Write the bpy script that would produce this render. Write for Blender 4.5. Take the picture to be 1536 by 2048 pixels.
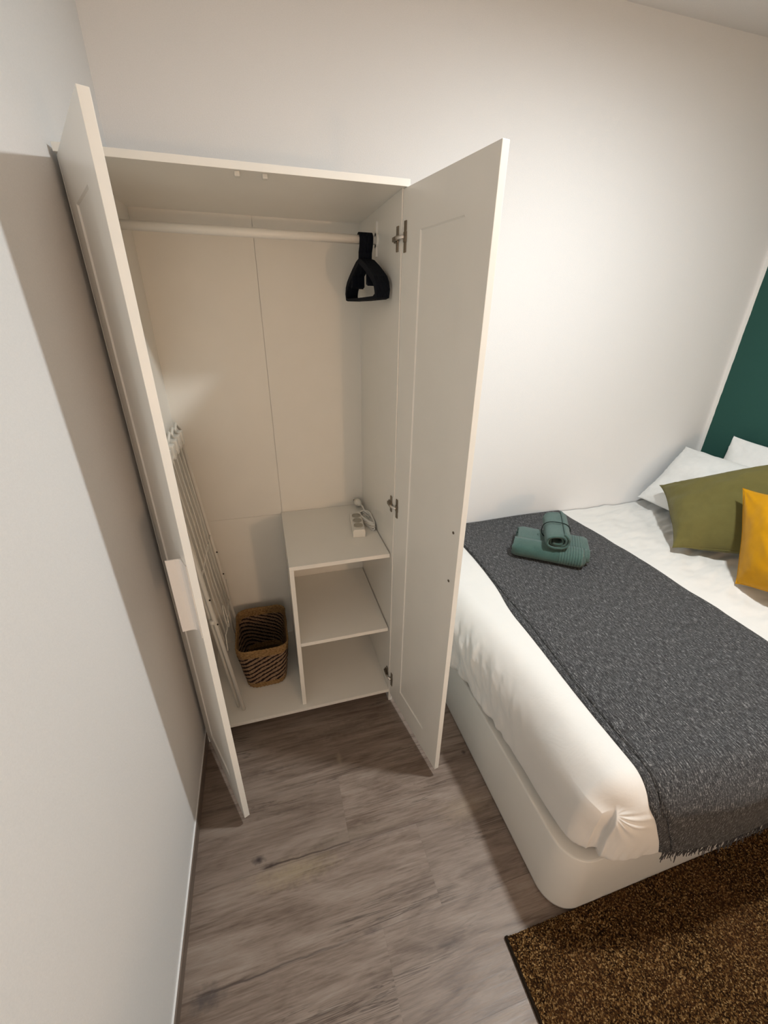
import bpy, bmesh, math, random
import numpy as np
from mathutils import Vector, Matrix, noise
PI = math.pi
random.seed(7)
for o in list(bpy.data.objects): bpy.data.objects.remove(o)
S = bpy.context.scene
C = S.collection

# ------------------------------------------------------------------ camera, lights, exposure
cam_d = bpy.data.cameras.new('camera'); cam = bpy.data.objects.new('camera', cam_d); C.objects.link(cam)
yaw, pitch, roll = 0.28634, -0.44906, 0.01612
cam_d.sensor_fit = 'HORIZONTAL'; cam_d.sensor_width = 36.0; cam_d.lens = 819.35/1536*36.0
cam_d.clip_start = 0.02
_f = Vector((math.sin(yaw)*math.cos(pitch), math.cos(yaw)*math.cos(pitch), math.sin(pitch)))
_r = Vector((math.cos(yaw), -math.sin(yaw), 0)); _u = _r.cross(_f)
_rr = _r*math.cos(roll)+_u*math.sin(roll); _uu = _u*math.cos(roll)-_r*math.sin(roll)
m = Matrix((( _rr.x, _uu.x, -_f.x, 0.36282), (_rr.y, _uu.y, -_f.y, -1.76416), (_rr.z, _uu.z, -_f.z, 1.58923), (0, 0, 0, 1)))
cam.matrix_world = m
S.camera = cam
S.view_settings.view_transform = 'Standard'; S.view_settings.look = 'None'
S.view_settings.gamma = 1.0; S.view_settings.use_curve_mapping = False
S.view_settings.exposure = 0.0

w = bpy.data.worlds.new('world'); S.world = w; w.use_nodes = True
w.node_tree.nodes['Background'].inputs[0].default_value = (1.0, 0.95, 0.88, 1)
w.node_tree.nodes['Background'].inputs[1].default_value = 0.05

def light(name, kind, loc, energy, color, size=0.1, rot=(0, 0, 0)):
    d = bpy.data.lights.new(name, kind); d.energy = energy; d.color = color
    if kind == 'AREA': d.shape = 'DISK'; d.size = size
    else: d.shadow_soft_size = size
    o = bpy.data.objects.new(name, d); C.objects.link(o); o.location = loc; o.rotation_euler = rot
    return o
CEIL = 2.594
YFRONT = -3.6
LAMP = (1.53, -1.17)
def shape_light(o, power, gain=1.0):
    """narrow the lamp's spread the way its reflector does: strength falls with the angle off its axis"""
    d = o.data; d.use_nodes = True; nt = d.node_tree; em = nt.nodes['Emission']
    g_ = nt.nodes.new('ShaderNodeNewGeometry'); sp = nt.nodes.new('ShaderNodeSeparateXYZ')
    ab = nt.nodes.new('ShaderNodeMath'); ab.operation = 'ABSOLUTE'; pw = nt.nodes.new('ShaderNodeMath'); pw.operation = 'POWER'; pw.inputs[1].default_value = power
    ml = nt.nodes.new('ShaderNodeMath'); ml.operation = 'MULTIPLY'; ml.inputs[1].default_value = gain
    nt.links.new(g_.outputs['Incoming'], sp.inputs[0]); nt.links.new(sp.outputs[2], ab.inputs[0]); nt.links.new(ab.outputs[0], pw.inputs[0])
    nt.links.new(pw.outputs[0], ml.inputs[0]); nt.links.new(ml.outputs[0], em.inputs['Strength'])
L1 = light('ceiling_lamp_light', 'AREA', (LAMP[0], LAMP[1], CEIL-0.035), 36.5, (0.955, 0.985, 0.975), 0.13)
shape_light(L1, 0.3)
UP = (1.23, -3.22, 1.07)          # bedside-type lamp on the added light-blocking table behind the camera
light('table_lamp_light', 'POINT', UP, 26, (1.0, 0.62, 0.36), 0.05)
# added fill light behind the camera, standing in for an unseen hall
L3 = light('hall_fill_light', 'AREA', (.28, YFRONT+.012, 1.0), 4.0, (1.0, 0.90, 0.80), 1.0, (PI/2, 0, 0))
L3.data.shape = 'RECTANGLE'; L3.data.size = .5; L3.data.size_y = 1.5

# ------------------------------------------------------------------ helpers
def tag(o, label=None, cat=None, group=None, kind=None):
    if label: o['label'] = label
    if cat: o['category'] = cat
    if group: o['group'] = group
    if kind: o['kind'] = kind
    return o
def thing(name, label, cat, loc=(0, 0, 0), group=None):
    o = bpy.data.objects.new(name, None); C.objects.link(o); o.location = loc; o.empty_display_size = .05
    return tag(o, label, cat, group)
def link(name, me, mat=None, parent=None, smooth=False):
    o = bpy.data.objects.new(name, me); C.objects.link(o)
    if mat is not None and not me.materials: me.materials.append(mat)
    if parent is not None:
        o.parent = parent
        off = Vector(parent.location)
        if parent.parent: off = off + Vector(parent.parent.location)
        # geometry is written in world coordinates, moved back by the parent's own place
        me.transform(Matrix.Translation(-off)) if not me.get('moved') else None
        me['moved'] = 1
    if smooth:
        for p in me.polygons: p.use_smooth = True
    return o
def bm_obj(name, bm, mat, parent=None, smooth=False, bevel=0, seg=2):
    if bevel:
        bmesh.ops.bevel(bm, geom=list(bm.edges), offset=bevel, segments=seg, affect='EDGES', profile=.6, clamp_overlap=True)
    bmesh.ops.recalc_face_normals(bm, faces=bm.faces)
    me = bpy.data.meshes.new(name); bm.to_mesh(me); bm.free()
    return link(name, me, mat, parent, smooth)
def box_bm(x0, x1, y0, y1, z0, z1, bm=None):
    bm = bm or bmesh.new()
    vs = [bm.verts.new((x, y, z)) for x in (x0, x1) for y in (y0, y1) for z in (z0, z1)]
    for f in ((0, 1, 3, 2), (4, 6, 7, 5), (0, 4, 5, 1), (2, 3, 7, 6), (0, 2, 6, 4), (1, 5, 7, 3)):
        bm.faces.new([vs[i] for i in f])
    return bm
def box(name, x0, x1, y0, y1, z0, z1, mat, parent=None, bevel=0.0008, smooth=False):
    return bm_obj(name, box_bm(x0, x1, y0, y1, z0, z1), mat, parent, smooth, bevel)
def tube_bm(pts, r, n=10, bm=None, closed=False, cap=True):
    bm = bm or bmesh.new(); pts = [Vector(p) for p in pts]; rings = []
    N = len(pts); prev = None
    for i, p in enumerate(pts):
        if closed: t = (pts[(i+1) % N]-pts[i-1]).normalized()
        else: t = (pts[min(i+1, N-1)]-pts[max(i-1, 0)]).normalized()
        if prev is None:
            a = Vector((0, 0, 1)) if abs(t.z) < .9 else Vector((1, 0, 0)); nrm = t.cross(a).normalized()
        else:
            nrm = (prev - t*prev.dot(t)).normalized()
        prev = nrm; b = t.cross(nrm)
        rr = r[i] if isinstance(r, (list, tuple)) else r
        rings.append([bm.verts.new(p+nrm*math.cos(2*PI*k/n)*rr+b*math.sin(2*PI*k/n)*rr) for k in range(n)])
    for i in range(N if closed else N-1):
        A, B = rings[i], rings[(i+1) % N]
        for k in range(n): bm.faces.new((A[k], A[(k+1) % n], B[(k+1) % n], B[k]))
    if cap and not closed:
        bm.faces.new(rings[0][::-1]); bm.faces.new(rings[-1])
    return bm
def tube(name, pts, r, mat, parent=None, n=10, closed=False):
    return bm_obj(name, tube_bm(pts, r, n, closed=closed), mat, parent, True)
def grid_mesh(name, P, mat=None, parent=None, uv=None, closed_u=False, smooth=True, faces_extra=None, thickness=0):
    """P: array [nu][nv][3]"""
    nu, nv = len(P), len(P[0]); verts = [tuple(p) for row in P for p in row]; faces = []
    for i in range(nu if closed_u else nu-1):
        for j in range(nv-1):
            a = i*nv+j; b = ((i+1) % nu)*nv+j
            faces.append((a, b, b+1, a+1))
    if faces_extra: faces += faces_extra
    me = bpy.data.meshes.new(name); me.from_pydata(verts, [], faces); me.update()
    if uv is not None:
        l = me.uv_layers.new(name='uv'); flat = [q for row in uv for q in row]
        for lp in me.loops: l.data[lp.index].uv = flat[lp.vertex_index]
    return link(name, me, mat, parent, smooth)
def fb(p, s=1.0, seed=0, oct=3):
    return noise.fractal(Vector((p[0]*s+seed*7.3, p[1]*s-seed*3.1, p[2]*s+seed*1.7)), 1.0, 2.0, oct)

# ------------------------------------------------------------------ materials
class N:
    def __init__(s, name, rough=0.5, color=(.8, .8, .8), spec=0.5):
        s.m = bpy.data.materials.new(name); s.m.use_nodes = True; s.t = s.m.node_tree
        s.b = s.t.nodes['Principled BSDF']; s.b.inputs['Roughness'].default_value = rough
        s.b.inputs['Base Color'].default_value = (*color, 1)
        s.b.inputs['Specular IOR Level'].default_value = spec
    def n(s, kind, **kw):
        x = s.t.nodes.new(kind)
        for k, v_ in kw.items():
            if k.startswith('i_'):
                key = k[2:]; key = int(key) if key.isdigit() else key.replace('_', ' ')
                s.set(x.inputs[key], v_)
            else: setattr(x, k, v_)
        return x
    def set(s, inp, v_):
        if isinstance(v_, bpy.types.NodeSocket): s.t.links.new(v_, inp)
        else:
            if isinstance(v_, (tuple, list)) and len(v_) == 3 and inp.type == 'RGBA': v_ = (*v_, 1)
            inp.default_value = v_
    def math(s, op, a, b=None, c=None):
        x = s.n('ShaderNodeMath', operation=op); s.set(x.inputs[0], a)
        if b is not None: s.set(x.inputs[1], b)
        if c is not None: s.set(x.inputs[2], c)
        return x.outputs[0]
    def pos(s): return s.n('ShaderNodeTexCoord').outputs['Object']
    def wpos(s): return s.n('ShaderNodeNewGeometry').outputs['Position']
    def uv(s): return s.n('ShaderNodeTexCoord').outputs['UV']
    def mapping(s, v_, scale=(1, 1, 1), loc=(0, 0, 0), rot=(0, 0, 0)):
        x = s.n('ShaderNodeMapping'); s.set(x.inputs[0], v_); x.inputs['Scale'].default_value = scale
        x.inputs['Location'].default_value = loc; x.inputs['Rotation'].default_value = rot
        return x.outputs[0]
    def noise(s, v_, scale=5, detail=3, rough=.5, dist=0):
        x = s.n('ShaderNodeTexNoise'); s.set(x.inputs['Vector'], v_); x.inputs['Scale'].default_value = scale
        x.inputs['Detail'].default_value = detail; x.inputs['Roughness'].default_value = rough; x.inputs['Distortion'].default_value = dist
        return x.outputs['Fac']
    def ramp(s, f, stops, interp='LINEAR'):
        x = s.n('ShaderNodeValToRGB'); s.set(x.inputs[0], f); r = x.color_ramp; r.interpolation = interp
        while len(r.elements) < len(stops): r.elements.new(.5)
        for e, (p, c) in zip(r.elements, stops):
            e.position = p; e.color = (*c, 1) if isinstance(c, (tuple, list)) else (c, c, c, 1)
        return x.outputs[0]
    def mix(s, f, a, b, mode='MIX'):
        x = s.n('ShaderNodeMix', data_type='RGBA', blend_type=mode)
        s.set(x.inputs[0], f); s.set(x.inputs[6], a); s.set(x.inputs[7], b); return x.outputs[2]
    def color(s, c): s.set(s.b.inputs['Base Color'], c)
    def bump(s, h, strength=.3, dist=.002, prev=None):
        x = s.n('ShaderNodeBump'); s.set(x.inputs['Height'], h); x.inputs['Strength'].default_value = strength
        x.inputs['Distance'].default_value = dist
        if prev is not None: s.set(x.inputs['Normal'], prev)
        s.set(s.b.inputs['Normal'], x.outputs[0]); return x.outputs[0]

def mat_wall(name, col):
    a = N(name, .75, col, .25); p = a.wpos()
    h = a.noise(p, 260, 3, .6); h2 = a.noise(p, 55, 2)
    a.color(a.mix(a.ramp(a.noise(p, 380, 2, .6), [(.3, 0.0), (.7, 1.0)]), tuple(c*.975 for c in col), tuple(min(1, c*1.02) for c in col)))
    a.bump(a.math('ADD', h, a.math('MULTIPLY', h2, .4)), .35, .0012)
    return a
M_WALL = mat_wall('painted_wall', (.855, .86, .865)).m
M_CEIL = mat_wall('ceiling_paint', (.82, .80, .79)).m
_g = mat_wall('green_feature_paint', (.030, .085, .075))
_px = _g.n('ShaderNodeSeparateXYZ'); _g.set(_px.inputs[0], _g.wpos())
_edge = _g.math('ADD', _px.outputs[1], _g.math('MULTIPLY', _g.noise(_g.wpos(), 30, 2), .004))
_g.color(_g.mix(_g.math('GREATER_THAN', _edge, -.018), (.022, .082, .068), (.78, .78, .76)))
_g.b.inputs['Roughness'].default_value = .8
M_GREEN = _g.m

def mat_simple(name, col, rough=.4, spec=.5, metal=0, bump=None):
    a = N(name, rough, col, spec); a.b.inputs['Metallic'].default_value = metal
    p = a.pos(); a.color(a.mix(a.noise(p, 9, 3), tuple(c*.97 for c in col), tuple(min(1, c*1.02) for c in col)))
    if bump: a.bump(a.noise(p, bump[0], 2), bump[1], .001)
    return a.m
M_WHITE = mat_simple('white_melamine', (.875, .865, .815), .30, .45, bump=(500, .04))
M_BACK = mat_simple('white_hardboard', (.86, .845, .79), .55, .3)
M_PULL = mat_simple('white_lacquered_pull', (.82, .80, .77), .35)
M_STEEL = mat_simple('nickel_hinge', (.25, .22, .18), .35, .5, 1.0)
M_DARK = mat_simple('dark_hole', (.03, .025, .02), .8)
M_PLAST = mat_simple('white_plastic', (.80, .79, .73), .35)
M_CORD = mat_simple('white_cord', (.78, .78, .74), .45)
M_RACK = mat_simple('white_coated_wire', (.80, .78, .72), .4)
M_HANGER = mat_simple('black_velvet', (.006, .008, .013), .9, .15, bump=(900, .3))
M_BED = mat_simple('white_bed_base', (.76, .75, .71), .6, .3, bump=(420, .12))
M_BRASS = mat_simple('lamp_metal', (.3, .28, .25), .4, .5, 1.0)

def mat_fabric(name, col, scale=900, strength=.25, wr=None, col2=None, sheen=.2):
    a = N(name, .95, col, .15); p = a.pos()
    c2 = col2 or tuple(c*.9 for c in col)
    a.color(a.mix(a.noise(p, 40, 3), c2, col))
    h = a.noise(p, scale, 2)
    nrm = a.bump(h, strength, .0008)
    if wr:
        a.bump(a.noise(p, wr[0], 4, .55, .6), wr[1], wr[2], nrm)
    a.b.inputs['Sheen Weight'].default_value = sheen
    return a
M_SHEET = mat_fabric('white_cotton', (.76, .755, .735), 1100, .12, (14, .25, .006), (.74, .735, .71), .05).m
M_PILLOW = mat_fabric('white_pillowcase', (.80, .81, .80), 1100, .12, (11, .35, .008), None, .05).m
M_OLIVE = mat_fabric('olive_cotton', (.155, .138, .046), 700, .3, (10, .3, .008), (.13, .115, .038), .1).m
M_MUST = mat_fabric('mustard_cotton', (.57, .275, .003), 700, .3, (10, .3, .008), (.48, .23, .002), .1).m
_t = mat_fabric('green_terry', (.115, .205, .185), 420, 1.0, (40, .3, .004), (.085, .16, .145), .35)
M_TERRY = _t.m

def mat_runner():
    a = N('charcoal_melange_weave', .95, (.1, .1, .1), .1); u = a.uv()
    f1 = a.noise(a.mapping(u, (420, 46, 1)), 1, 3, .7); f2 = a.noise(a.mapping(u, (230, 200, 1)), 1, 3, .7)
    f3 = a.noise(a.mapping(u, (90, 8, 1)), 1, 2, .5)
    c = a.ramp(a.math('ADD', a.math('MULTIPLY', f1, .62), a.math('MULTIPLY', f2, .38)), [(.38, (.014, .014, .016)), (.49, (.045, .046, .049)), (.56, (.12, .122, .126)), (.64, (.44, .44, .44))])
    c = a.mix(a.ramp(f3, [(.35, 0.), (.65, .35)]), c, (.055, .055, .057))
    a.color(c); a.bump(a.math('ADD', f2, f1), .6, .002); a.b.inputs['Sheen Weight'].default_value = .1
    return a.m
M_RUN = mat_runner()
M_FRINGE = mat_fabric('charcoal_thread', (.06, .058, .06), 600, .3).m

def mat_floor():
    a = N('grey_brown_laminate', .42, (.2, .16, .13), .35); p = a.wpos()
    sx = a.n('ShaderNodeSeparateXYZ'); a.set(sx.inputs[0], p); X, Y = sx.outputs[0], sx.outputs[1]
    row = a.math('FLOOR', a.math('DIVIDE', a.math('ADD', Y, 1.02+.23*10), .23))
    rnd = a.n('ShaderNodeTexWhiteNoise', noise_dimensions='1D'); a.set(rnd.inputs['W'], row); rv = rnd.outputs[0]
    yy = a.math('FRACT', a.math('DIVIDE', a.math('ADD', Y, 1.02+.23*10), .23))
    # end joints
    xs = a.math('ADD', X, a.math('MULTIPLY', rv, 1.3)); col_i = a.math('FLOOR', a.math('DIVIDE', xs, 1.38)); xx = a.math('FRACT', a.math('DIVIDE', xs, 1.38))
    rn2 = a.n('ShaderNodeTexWhiteNoise', noise_dimensions='2D')
    cm = a.n('ShaderNodeCombineXYZ'); a.set(cm.inputs[0], row); a.set(cm.inputs[1], col_i); a.set(rn2.inputs['Vector'], cm.outputs[0]); tone = rn2.outputs[0]
    off = a.n('ShaderNodeCombineXYZ'); a.set(off.inputs[0], a.math('MULTIPLY', tone, 17.)); a.set(off.inputs[1], a.math('MULTIPLY', row, 3.7))
    va = a.n('ShaderNodeVectorMath', operation='ADD'); a.set(va.inputs[0], p); a.set(va.inputs[1], off.outputs[0]); q = va.outputs[0]
    g1 = a.noise(a.mapping(q, (1.6, 9, 1)), 1.6, 5, .6, 1.4)
    g2 = a.noise(a.mapping(q, (5, 95, 1)), 1.5, 4, .6, .6)
    g3 = a.noise(a.mapping(q, (20, 260, 1)), 1.2, 3, .6, .2)
    g = a.math('ADD', a.math('MULTIPLY', g1, .55), a.math('ADD', a.math('MULTIPLY', g2, .3), a.math('MULTIPLY', g3, .15)))
    c = a.ramp(g, [(.32, (.065, .042, .031)), (.42, (.160, .116, .090)), (.53, (.262, .205, .168)), (.68, (.365, .305, .258))])
    c = a.mix(a.math('MULTIPLY', tone, .35), c, (.19, .150, .125))
    # long thin dark checks in the grain
    cr = a.noise(a.mapping(q, (1.1, 21, 1)), 1.3, 5, .62, 1.8)
    crk = a.ramp(a.math('ABSOLUTE', a.math('SUBTRACT', cr, .5)), [(0.0, 1.0), (.012, .55), (.028, 0.0)])
    where = a.ramp(a.noise(a.mapping(q, (1.6, 5, 1)), 1.5, 2), [(.53, 0.), (.63, 1.)])
    c = a.mix(a.math('MULTIPLY', a.math('MULTIPLY', crk, where), .75), c, (.045, .03, .022))
    # named knots and stains of the visible boards
    def blob(cx, cy, rx, ry, dist=.35):
        mp = a.mapping(p, (1/rx, 1/ry, 1), (-cx/rx, -cy/ry, 0))
        ln = a.n('ShaderNodeVectorMath', operation='LENGTH'); 
        nz = a.math('MULTIPLY', a.math('SUBTRACT', a.noise(p, 60, 3), .5), dist*4)
        a.set(ln.inputs[0], mp); return a.ramp(a.math('ADD', ln.outputs['Value'], nz), [(.1, 1.0), (1.05, 0.0)])
    for (cx, cy, rx, ry, colr, s) in ((.30, -1.045, .16, .045, (.38, .31, .20), .50), (.50, -.995, .2, .03, (.30, .25, .2), .4), (.90, -1.02, .12, .05, (.33, .26, .18), .40), (.19, -.985, .026, .014, (.04, .03, .03), .95), (.225, -1.010, .034, .009, (.05, .035, .03), .9),
                              (.06, -1.255, .055, .030, (.07, .06, .06), .75), (.50, -1.245, .03, .010, (.07, .05, .05), .6), (.50, -.72, .015, .035, (.32, .27, .2), .6), (.47, -.79, .035, .010, (.07, .05, .04), .5),
                              (.25, -.70, .14, .008, (.07, .05, .04), .55), (.30, -.86, .16, .008, (.09, .065, .05), .5), (.55, -.60, .25, .05, (.09, .07, .055), .35), (.99, -.83, .012, .012, (.05, .04, .035), .8), (.60, -1.02, .3, .02, (.10, .07, .06), .3)):
        c = a.mix(a.math('MULTIPLY', blob(cx, cy, rx, ry), s), c, colr)
    # cracks along seam lines
    def crack(x0, x1, y0, s=.9, wd=.0035, amp=.02):
        yl = a.math('ADD', a.math('SUBTRACT', Y, y0), a.math('MULTIPLY', a.math('SUBTRACT', a.noise(a.mapping(p, (1, 0, 0)), 9, 4), .5), amp))
        d = a.ramp(a.math('DIVIDE', a.math('ABSOLUTE', yl), wd), [(.2, 1.), (1., 0.)])
        mx = a.math('MULTIPLY', a.ramp(a.math('DIVIDE', a.math('SUBTRACT', X, x0), x1-x0), [(0., 0.), (.04, 1.), (.7, .7), (1., 0.)]), d)
        return a.math('MULTIPLY', mx, s)
    c = a.mix(crack(.2, .56, -1.012), c, (.045, .03, .025)); c = a.mix(crack(.03, .5, -1.247, .8, .004), c, (.06, .045, .04))
    seam = a.math('MAXIMUM', a.ramp(yy, [(0., 1.), (.008, .0)]), a.ramp(xx, [(0., .12), (.0016, .0)]))
    c = a.mix(a.math('MULTIPLY', seam, .6), c, (.05, .035, .03))
    a.color(c)
    nrm = a.bump(a.math('SUBTRACT', g, a.math('MULTIPLY', seam, .3)), .25, .0015)
    a.set(a.b.inputs['Roughness'], a.ramp(g2, [(.3, .36), (.7, .5)]))
    return a.m
M_FLOOR = mat_floor()
def mat_skirt():
    a = N('brown_skirting', .45, (.15, .11, .085), .4); p = a.wpos()
    g = a.noise(a.mapping(p, (20, 2, 120)), 1.5, 4, .6, .4)
    a.color(a.ramp(g, [(.3, (.13, .10, .08)), (.7, (.24, .19, .16))])); return a.m
M_SKIRT = mat_skirt()
def mat_rug():
    a = N('brown_sisal_pile', .95, (.1, .06, .03), .1); p = a.wpos()
    v_ = a.n('ShaderNodeTexVoronoi'); a.set(v_.inputs['Vector'], p); v_.inputs['Scale'].default_value = 300
    n1 = a.noise(p, 210, 3, .7)
    sp = a.n('ShaderNodeSeparateColor'); a.set(sp.inputs[0], v_.outputs['Color'])
    t = a.math('ADD', a.math('MULTIPLY', sp.outputs[0], .55), a.math('MULTIPLY', n1, .5))
    c = a.ramp(t, [(.30, (.012, .005, .0015)), (.52, (.065, .028, .008)), (.68, (.175, .090, .028)), (.86, (.50, .33, .15))])
    a.color(a.mix(a.ramp(a.noise(p, 5, 2), [(.4, 0.), (.7, .3)]), c, (.13, .055, .022)))
    a.bump(a.math('ADD', n1, v_.outputs['Distance']), .8, .004)
    return a.m
M_RUG = mat_rug()
def mat_basket():
    a = N('woven_seagrass', .8, (.3, .2, .1), .2); u = a.uv()
    s = a.n('ShaderNodeSeparateXYZ'); a.set(s.inputs[0], u); U, V = s.outputs[0], s.outputs[1]   # U metres round, V 0..1 up
    wob = a.math('MULTIPLY', a.math('SUBTRACT', a.noise(u, 14, 3), .5), .9)
    ph = a.math('FRACT', a.math('ADD', a.math('MULTIPLY', a.math('ADD', a.math('MULTIPLY', V, 1.0), a.math('MULTIPLY', U, -1.9)), 12.0), a.math('MULTIPLY', wob, .6)))
    strand = a.noise(a.mapping(u, (160, 60, 1)), 1, 3, .6)
    straw = a.ramp(strand, [(.3, (.14, .085, .045)), (.55, (.33, .22, .14)), (.75, (.52, .39, .26))])
    st = a.math('GREATER_THAN', ph, .60)
    body = a.mix(st, straw, a.ramp(strand, [(.3, (.008, .004, .004)), (.8, (.035, .02, .018))]))
    band = a.math('MAXIMUM', a.math('GREATER_THAN', a.math('ADD', V, a.math('MULTIPLY', wob, .02)), .83), a.math('LESS_THAN', a.math('ADD', V, a.math('MULTIPLY', wob, .02)), .13))
    bandc = a.ramp(a.noise(a.mapping(u, (120, 26, 1)), 1, 3, .7), [(.3, (.16, .09, .035)), (.55, (.34, .21, .09)), (.75, (.48, .33, .17))])
    a.color(a.mix(band, body, bandc))
    a.bump(a.math('ADD', a.math('MULTIPLY', a.math('PINGPONG', ph, .26), 2.), strand), .9, .004)
    return a.m
M_BASK = mat_basket()

# ------------------------------------------------------------------ the room
XL, XR, YF = -0.0091, 2.84, YFRONT
def struct(name, *a, **k):
    o = box(name, *a, bevel=0, **k); o['kind'] = 'structure'; return o
struct('floor', XL-.1, XR+.1, YF-.1, .1, -.1, 0, M_FLOOR)
struct('ceiling', XL-.1, XR+.1, YF-.1, .1, CEIL, CEIL+.1, M_CEIL)
struct('wall_back', XL, XR, 0, .1, 0, CEIL, M_WALL)
struct('wall_left', XL-.1, XL, YF-.1, .1, 0, CEIL, M_WALL)
struct('wall_right', XR, XR+.1, YF-.1, .1, 0, CEIL, M_GREEN)
struct('wall_front', XL, XR, YF-.1, YF, 0, CEIL, M_WALL)
b = box('baseboard_left', XL, XL+.0082, YF, 0, 0, .0455, M_SKIRT, bevel=.0006); b['kind'] = 'structure'
b = box('trim_1', XL, XL+.0050, YF, -.001, .0455, .0492, M_WALL, bevel=.0012); b['kind'] = 'structure'
b = box('baseboard_back', .79, 1.0, -.009, 0, 0, .0455, M_SKIRT); b['kind'] = 'structure'

# ------------------------------------------------------------------ wardrobe
W, D, H, T = .7828, .5292, 1.90, .016
YC = -.512           # front edge of the carcass
HB, HS, HM, XD = .0703, .7708, .4094, .3871
WR = thing('wardrobe', 'white two-door wardrobe standing open in the corner against the wall', 'wardrobe', (W/2, -.26, 0))
box('side_panel', 0, T, YC, -.003, 0, H-T, M_WHITE, WR)
box('side_panel', W-T, W, YC, -.003, 0, H-T, M_WHITE, WR)
box('top_panel', 0, W, -D, -.003, H-T, H, M_WHITE, WR)
box('bottom_panel', T+.0003, W-T-.0003, YC, -.008, HB-T, HB, M_WHITE, WR)
g = .00045
box('back_panel', XD+.004+g, W-T, -.0200, -.0170, HB, H-T, M_BACK, WR, bevel=0)
box('back_panel', T, XD+.004-g, -.0200, -.0170, HS-.009+g, H-T, M_BACK, WR, bevel=0)
box('back_panel', T, XD+.004-g, -.0200, -.0170, HB, HS-.009-g, M_BACK, WR, bevel=0)
YS = YC+.020
box('divider', XD, XD+T, YS, -.0205, HB+.0002, HS-T, M_WHITE, WR)
box('shelf', XD, W-T-.0038, YS, -.0215, HS-T, HS, M_WHITE, WR)
box('shelf', XD+T+.0005, W-T-.0038, YS, -.0215, HM-T, HM, M_WHITE, WR)
# clothes rail: oval tube with end sockets
RY, RZ = -.2646, 1.8013
tube('clothes_rail', [(T+.001, RY, RZ), (W-T-.001, RY, RZ)], .0125, M_WHITE, WR, 20)
for x0, x1 in ((T, T+.006), (W-T-.006, W-T)):
    bm = bmesh.new(); tube_bm([(x0, RY, RZ), (x1, RY, RZ)], .020, 20, bm); box_bm(x0, x1, RY-.007, RY+.007, RZ+.012, RZ+.050, bm); box_bm(x0, x1, RY-.007, RY+.007, RZ-.045, RZ-.012, bm)
    bm_obj('rail_socket', bm, M_WHITE, WR)
for x in (.361, .424):
    box('door_bumper', x-.006, x+.006, -.520, -.500, H-T-.010, H-T, M_PLAST, WR, .002)

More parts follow.
